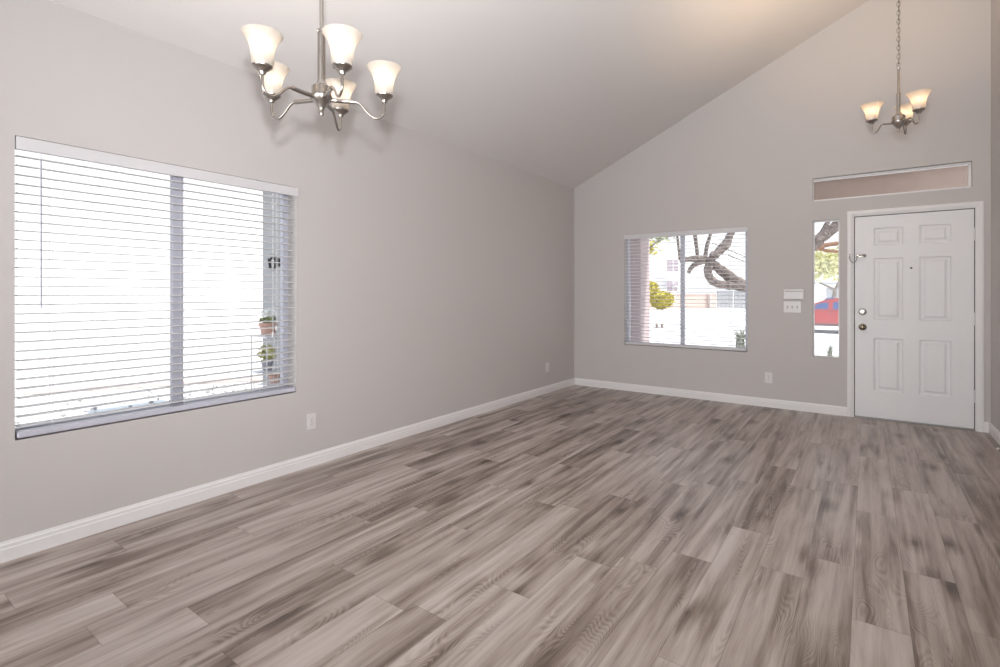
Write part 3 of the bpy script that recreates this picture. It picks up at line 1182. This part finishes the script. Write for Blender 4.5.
p3 = thing('bowl_planter', (PX + .11, PY, .386), 'shallow terracotta bowl on the lowest shelf of the plant stand', 'plant pot')
pot_mesh(PX + .11, PY, .386, .455, .058).build('pot', M['terracotta'], p3, smooth=30)

# curved edging and gravel in the side yard
eb = MB()
pth = smooth_path([(-7.4, -0.2, -.165), (-6.46, 1.88, -.165), (-4.86, 4.53, -.165), (-3.6, 6.2, -.165)], 8)
eb.tube(pth, .05, 6)
tag(eb.build('kerb_edging', M['pink_stone']), 'low pinkish stone edging across the pale side yard', 'edging')
rg = random.Random(11)
gm = MB()
for _ in range(260):
    y = rg.uniform(.6, 4.6)
    x = rg.uniform(-5.4, -2.6)
    if x < -6.6 + (y - 1.9) * .6 + .3:
        continue
    s = rg.uniform(.012, .03)
    gm.ball((x, y, -.18 + s * .4), s, 1, rg.uniform(.7, 1.3), .7, sub=1)
g_ = gm.build('gravel', M['stone'])
tag(g_, 'scattered dark gravel stones on the pale side yard', 'gravel', kind='stuff')

# ------------------------------------------------------------------ outside: front view
def at(u, v, t):
    """point seen at picture position u, v at depth t from where the photograph was taken"""
    c, s = math.cos(.624), math.sin(.624)
    X = (u - 500) / 509.84 * t
    return Vector((3.248 + X * c - t * s, X * s + t * c, 1.24 + (293.715 - v) / 509.84 * t))


tree = thing('bare_tree', (1.62, 13.62, -.22), 'bare grey-brown branching tree in the front yard', 'tree')


def limb(pts, r0, r1, name='limb', mat='bark', n=5):
    P = smooth_path(pts, n)
    k = len(P)
    rg2 = random.Random(len(P) * 7 + int(r0 * 1000))
    R = [(r0 + (r1 - r0) * i / (k - 1)) * rg2.uniform(.9, 1.12) for i in range(k)]
    m = MB()
    m.tube(P, R, 10)
    return m.build(name, M[mat], tree, smooth=60)


def tp(lst, dt=0.0):
    return [at(u, v, 12 + dt) for u, v in lst]


limb([(1.62, 13.62, -.24), (1.60, 13.6, .15), (1.62, 13.6, .7), (1.70, 13.66, 1.15)], .24, .19, 'trunk')
limb(tp([(781, 305), (765, 292), (750, 287.5), (738, 283), (726, 274), (714, 265), (704, 259.5), (692, 259), (680, 260.5)]), .20, .05)
limb(tp([(756, 290), (738, 286.5), (724, 285), (714, 282), (708.5, 275), (708.5, 267), (712, 258.5), (720, 249), (727, 240.5), (731, 233), (735, 222)], -.1), .10, .075)
limb(tp([(712, 257), (722, 250), (729, 243), (730, 238)], -.15), .10, .04)
limb(tp([(705, 258), (707, 246), (710.5, 234), (714, 222)]), .05, .03)
limb(tp([(698, 259), (696.5, 246), (695, 228)]), .045, .03)
limb(tp([(699, 258), (695, 243), (693.5, 225)]), .03, .02)
limb(tp([(706, 261), (696, 264), (691, 268), (688.5, 273)]), .055, .045)
limb(tp([(783, 300), (797, 266), (813, 245), (822, 237), (834, 228), (850, 217)]), .135, .125)
limb(tp([(820, 238), (824, 229), (829, 220), (832, 212)]), .06, .04)
limb(tp([(788, 262), (803, 251), (815, 248.5), (826, 245), (842, 243)], .4), .09, .05, mat='bark_orange')
limb(tp([(818, 248), (826, 250.5), (838, 251.5)], .4), .05, .035, mat='bark_orange')
limb(tp([(680, 260), (678.5, 247), (677, 232)]), .04, .025)
limb(tp([(728, 255), (738, 259), (750, 263)], .3), .012, .008)
limb(tp([(712, 243), (722, 247), (736, 253), (748, 258)], .3), .010, .008)

lt = thing('leafy_tree', at(834, 312, 34), 'yellow-green leafy tree seen through the sidelight behind the red car', 'tree')
m = MB()
leaf_cloud(m, at(822, 266, 34), (2.1, 1.6, 1.15), 1700, .16, 21, surf=.1)
leaf_cloud(m, at(834, 259, 34), (1.2, 1.6, .8), 500, .15, 22, surf=.1)
m.build('foliage', M['pale_leaf'], lt, normals=False)
m = MB()
q0 = at(834, 300, 34)
m.tube(smooth_path([Vector((q0.x, q0.y, -.5)), at(834, 300, 34), at(834.5, 291, 34), at(828, 286.5, 34), at(820, 283, 34)], 5), lerp_list([.20, .17, .12, .08, .05], 5), 8)
m.tube(smooth_path([at(834.5, 291, 34), at(838, 284, 34), at(842, 276, 34)], 5), .09, 8)
m.build('trunk', M['bark'], lt, smooth=60)

lv = thing('leafy_tree', at(640, 300, 16), 'sparse green leafy branches at the top left of the gable window view', 'tree')
m = MB()
leaf_cloud(m, at(661, 238.5, 14), (.42, .3, .14), 60, .06, 31, surf=.1)
m.build('foliage', M['green'], lv, normals=False)
m = MB()
leaf_cloud(m, at(652, 250, 14), (.25, .3, .24), 90, .06, 32, surf=.1)
m.build('lime_foliage', M['lime'], lv, normals=False)  # leaf cluster in a yellower green
m = MB()
q0 = at(640, 300, 14)
m.tube(smooth_path([Vector((q0.x, q0.y, -.25)), at(640, 290, 14), at(642, 262, 14), at(650, 248, 14), at(662, 239, 14), at(674, 236, 14)], 5), lerp_list([.08, .07, .05, .03, .015, .008], 5), 8)
m.build('trunk', M['bark'], lv, smooth=60)

# round bush before the pink block wall
bs = thing('round_bush', at(662, 309.5, 47), 'round yellow-green bush in front of the pink block wall', 'bush')
m = MB()
leaf_cloud(m, at(661.5, 299.8, 47), (1.10, 1.0, .86), 1500, .17, 41, surf=.72)
leaf_cloud(m, at(651, 291, 47.2), (.75, .8, .95), 800, .17, 42, surf=.7)
m.build('foliage', M['lime'], bs, normals=False)
m = MB()
for (u, v) in ((658, 300), (665, 301), (652, 294)):
    q = at(662, 309.5, 47)
    m.tube([(q.x, q.y, -.27), at(u, v, 47)], [.08, .03], 6)
m.build('stems', M['bark'], bs, smooth=60)

# pink block wall with a pilaster
A, B = at(640, 309, 49), at(716.5, 308, 53)
d = (B - A)
d.z = 0
d.normalize()
nn = Vector((-d.y, d.x, 0))
bw = thing('block_wall', ((A + B) / 2).to_tuple()[:2] + (-.26,), 'low pink block wall behind the round bush', 'garden wall')


def obox(m, p, q, w, z0, z1):
    p, q = Vector((p.x, p.y, 0)), Vector((q.x, q.y, 0))
    dd = (q - p).normalized()
    n2 = Vector((-dd.y, dd.x, 0)) * w
    m.prism([(p.x, p.y, z0), (q.x, q.y, z0), (q.x, q.y, z1), (p.x, p.y, z1)], n2)


m = MB()
obox(m, A, B, .2, -.3, 1.17)
m.build('masonry', M['block'], bw)
m = MB()
obox(m, A - nn * .03, B - nn * .03, .26, 1.17, 1.25)
m.build('coping', M['pink_stone'], bw)
m = MB()
P0 = at(709, 308, 52.3)
obox(m, P0 - nn * .12, P0 + d * .28 - nn * .12, .4, -.3, 1.22)
m.build('pilaster', M['pink_stone'], bw)

# two-storey pale house far behind, with a garage wing
hs = thing('two_storey_house', (-16, 61, -.25), 'large pale two-storey house with two small windows across the street', 'house')
m = MB()
HA, HB = at(632, 300, 60), at(681.5, 300, 61.5)
obox(m, HA, HB, 8, -.3, 8.6)
m.build('house_wall', M['stucco_white'], hs)
m = MB()
hd = (HB - HA)
hd.z = 0
hd.normalize()
hn = Vector((-hd.y, hd.x, 0))
obox(m, HA - hd * .5 - hn * .5, HB + hd * .5 - hn * .5, 9, 8.6, 8.8)
ra, rb = HA - hd * .5 - hn * .5, HB + hd * .5 - hn * .5
for z in (0,):
    a_, b_ = Vector((ra.x, ra.y, 8.8)), Vector((rb.x, rb.y, 8.8))
    c_, d_ = a_ + hn * 9, b_ + hn * 9
    e_, f_ = (a_ + c_) / 2 + hd * 2 + Vector((0, 0, 2)), (b_ + d_) / 2 - hd * 2 + Vector((0, 0, 2))
    m.poly([a_, b_, f_, e_])
    m.poly([d_, c_, e_, f_])
    m.poly([b_, d_, f_])
    m.poly([c_, a_, e_])
m.build('house_roof', M['roof_grey'], hs)
for (v0, v1) in ((260.3, 271.6), (281.2, 291.3)):
    tt = 60.3
    p, q = at(667.0, v1, tt), at(677.7, v1, tt + .32)
    z0, z1 = p.z, at(667, v0, tt).z
    m = MB()
    obox(m, p - hn * .12, q - hn * .12, .1, z0, z1)
    wf = m.build('window', M['lilac_glass'], hs)
    m = MB()
    w_ = (q - p).length
    mid = p + hd * (w_ * .5)
    obox(m, mid - hd * .045 - hn * .16, mid + hd * .045 - hn * .16, .04, z0, z1)
    obox(m, p - hn * .16, p + hd * w_ - hn * .16, .04, (z0 + z1) / 2 - .02, (z0 + z1) / 2 + .02)
    m.build('muntins', M['trim'], wf)

gh = thing('garage_building', (-7.6, 57, -.25), 'low pale garage building with two grey doors across the street', 'garage')
m = MB()
GA, GB = at(716.8, 308, 54), at(765, 308, 56.6)
obox(m, GA, GB, 6, -.3, 2.05)
m.build('garage_wall', M['stucco_white'], gh)
gd = (GB - GA)
gd.z = 0
gd.normalize()
gn = Vector((-gd.y, gd.x, 0))
m = MB()
obox(m, GA - gd * .2 - gn * .3, GB + gd * .2 - gn * .3, 6.6, 2.05, 2.2)
m.build('garage_roof', M['stucco_white'], gh)
for k, (o0, o1) in enumerate(((.06, 2.22), (2.42, 4.6))):
    m = MB()
    p, q = GA + gd * o0 - gn * .06, GA + gd * o1 - gn * .06
    for j in range(4):
        z0 = -.28 + j * .45
        nseg = 4
        for s_ in range(nseg):
            w_ = (o1 - o0) / nseg
            obox(m, p + gd * (s_ * w_ + .02), p + gd * ((s_ + 1) * w_ - .02), .05, z0 + .02, z0 + .43)
        obox(m, p + gn * .02, q + gn * .02, .03, z0, z0 + .45)
    m.build('garage_door', M['garage'], gh)
cb = thing('low_roof_house', at(697, 300, 66), 'low grey roof peeking above the pink block wall', 'house')
m = MB()
p = at(684, 288, 66)
q = at(708, 288, 68)
obox(m, p, q, 5, -.3, p.z + .02)
m.build('house_wall', M['stucco_white'], cb)
m = MB()
hh = (q - p)
hh.z = 0
hh.normalize()
hn2 = Vector((-hh.y, hh.x, 0))
a_, b_ = p - hn2 * .3, q - hn2 * .3
a_.z = b_.z = p.z
ap = p + hh * .9 + hn2 * 2.5 + Vector((0, 0, .42))
bp = q - hh * 1.4 + hn2 * 2.5 + Vector((0, 0, .25))
m.poly([a_, b_, bp, ap])
c_, d_ = a_ + hn2 * 5.6, b_ + hn2 * 5.6
m.poly([d_, c_, ap, bp])
m.poly([c_, a_, ap])
m.poly([b_, d_, bp])
m.build('house_roof', M['roof_grey'], cb)

# pale house with a grey gable behind the car
nh = thing('gabled_house', at(835, 300, 45), 'pale house with grey siding behind the red car', 'house')
m = MB()
p, q = at(800, 300, 45), at(826, 300, 45.6)
obox(m, p, q, 6, -.4, at(820, 282, 45).z)
m.build('house_wall', M['stucco_white'], nh)
m = MB()
p, q = at(826, 300, 45.6), at(852, 300, 46)
obox(m, p, q, 6, -.4, at(830, 287.5, 45.6).z)
m.build('side_wing', M['garage'], nh)
m = MB()
p, q = at(800, 300, 44.6), at(854, 300, 45.6)
obox(m, p, q, 7, at(820, 283.5, 45).z, at(820, 282, 45).z)
m.build('house_roof', M['roof_grey'], nh)

# ------------------------------------------------------------------ red car parked at the street
CY = 27.8            # side facing the house
car = thing('red_car', (2.9, CY + .85, -.61), 'red car with blue-tinted windows parked on the street', 'car')
CXa = -0.05
CL = 4.5


def cbox_profile(pts, y0, y1, inset=0.0, bev=.03):
    t = bmesh.new()
    A_ = [t.verts.new((x, y0, z)) for x, z in pts]
    B_ = [t.verts.new((x, y1, z)) for x, z in pts]
    t.faces.new(A_)
    t.faces.new(B_[::-1])
    n = len(A_)
    for k in range(n):
        t.faces.new((A_[k], B_[k], B_[(k + 1) % n], A_[(k + 1) % n]))
    bmesh.ops.recalc_face_normals(t, faces=t.faces[:])
    bmesh.ops.bevel(t, geom=t.edges[:], offset=bev, segments=2, affect='EDGES')
    m = MB()
    m._merge(t)
    return m


body = [(CXa, -.10), (CXa + .05, .30), (CXa + .25, .44), (CXa + .9, .47), (CXa + 3.1, .44), (CXa + 4.1, .36), (CXa + 4.42, .20), (CXa + 4.5, -.05), (CXa + 4.45, -.24),
        (CXa + 4.05, -.24), (CXa + 3.95, -.06), (CXa + 3.72, .06), (CXa + 3.45, .06), (CXa + 3.22, -.06), (CXa + 3.12, -.24),
        (CXa + 1.32, -.24), (CXa + 1.22, -.06), (CXa + .99, .06), (CXa + .72, .06), (CXa + .49, -.06), (CXa + .39, -.24), (CXa + .04, -.24)]
cbox_profile(body, CY, CY + 1.72, bev=.035).build('car_body', M['car_red'], car, smooth=40)
cab = [(.42, .42), (.85, .58), (1.22, .78), (1.62, .95), (2.10, 1.04), (2.75, 1.04), (3.05, .96), (3.65, .40)]
cbox_profile(cab, CY + .07, CY + 1.65, bev=.05).build('cabin', M['car_red'], car, smooth=40)


def car_win(pts, name='window'):
    m = MB()
    m.prism([(x, CY + .055, z) for x, z in pts], (0, .03, 0))
    return m.build(name, M['car_glass'], car)


car_win([(1.245, .53), (1.25, .64), (1.33, .73), (1.48, .80), (1.70, .84), (1.79, .845), (1.80, .82), (1.80, .53)])
car_win([(1.985, .52), (1.985, .83), (2.03, .855), (2.70, .87), (2.85, .82), (3.25, .52)])
m = MB()
m.box((CXa + 1.25, CY - .005, -.215), (CXa + 3.2, CY + .05, -.135), .01)
m.build('side_moulding', M['car_dark'], car)
m = MB()
m.box((CXa + 1.25, CY + .01, -.24), (CXa + 3.2, CY + 1.7, -.43), .02)
m.build('sill', M['car_silver'], car)
m = MB()
m.box((CXa + 1.2, CY + .03, -.43), (CXa + 3.2, CY + 1.6, -.58), .02)
m.build('underbody_shadow', M['car_dark'], car)  # dark underside, with the shadow under the car put into its colour
m = MB()
m.prism([(1.55, CY + .12, .95), (1.70, CY + .12, 1.03), (2.0, CY + .12, 1.07), (2.0, CY + .12, 1.0)], (0, 1.4, 0))
m.build('roof_rack', M['car_glass'], car)
m = MB()
m.box((1.82, CY - .025, .385), (1.98, CY - .008, .42), .008)
m.build('door_handle', M['car_dark'], car)
m = MB()
m.box((1.935, CY - .002, -.13), (1.942, CY + .01, .44))
m.build('door_seam', M['car_dark'], car)
for x in (CXa + .855, CXa + 3.585):
    for yy in (CY + .02, CY + 1.5):
        m = MB()
        m.lathe([(0, 0), (.20, 0), (.22, .02), (.30, .02), (.325, .05), (.325, .17), (.30, .2), (0, .2)], 24, (x, yy, -.285), 'Y')
        m.build('wheel', M['rubber'], car, smooth=35)

# kerb, small plants
m = MB()
pa, pb = at(727, 318.3, 36), at(760, 318.5, 37.2)
obox(m, pa, pb, .5, -.62, pa.z + .06)
tag(m.build('red_kerb', M['red_kerb']), 'red painted kerb at the far side of the street', 'kerb')


def blades(c, n, h, spread, mat, seed, name, label, w=.02):
    rg3 = random.Random(seed)
    m = MB()
    c = Vector(c)
    for _ in range(n):
        a = rg3.uniform(0, 2 * PI)
        s = rg3.uniform(.2, 1) * spread
        hh_ = h * rg3.uniform(.55, 1)
        tip = c + Vector((s * math.cos(a), s * math.sin(a), hh_))
        mid = c + Vector((s * .35 * math.cos(a), s * .35 * math.sin(a), hh_ * .6))
        ww = Vector((-math.sin(a), math.cos(a), 0)) * w
        bs_ = c + Vector((rg3.uniform(-.3, .3) * spread, rg3.uniform(-.3, .3) * spread, 0))
        m.poly([bs_ - ww, bs_ + ww, mid + ww, mid - ww])
        m.poly([mid - ww, mid + ww, tip])
    o = m.build(name, mat, loc=tuple(c), normals=False)
    return tag(o, label, 'plant')


blades((.53, 14.7, -.21), 46, .62, .36, M['grey_leaf'], 51, 'spiky_shrub', 'grey spiky shrub at the lower right of the gable window view')
blades((2.55, 14.0, -.21), 40, .34, .22, M['grey_leaf'], 52, 'spiky_shrub', 'pale thin spiky plant at the bottom of the sidelight view', w=.008)
gg = MB()
leaf_cloud(gg, (-1.1, 13.4, -.17), (.45, .3, .12), 260, .045, 53, surf=.2)
tag(gg.build('low_shrub', M['grey_leaf'], normals=False, loc=(-1.1, 13.4, -.2)), 'low green shrub at the bottom of the gable window view', 'plant')
for k, (u, lab) in enumerate(((656.5, 'left of two tiny dry brown plants on the pale front yard'), (662, 'right of two tiny dry brown plants on the pale front yard'))):
    c = at(u, 319.5, 22)
    blades((c.x, c.y, -.26), 14, .28, .14, M['dry_leaf'], 60 + k, 'dry_plant', lab, w=.03)
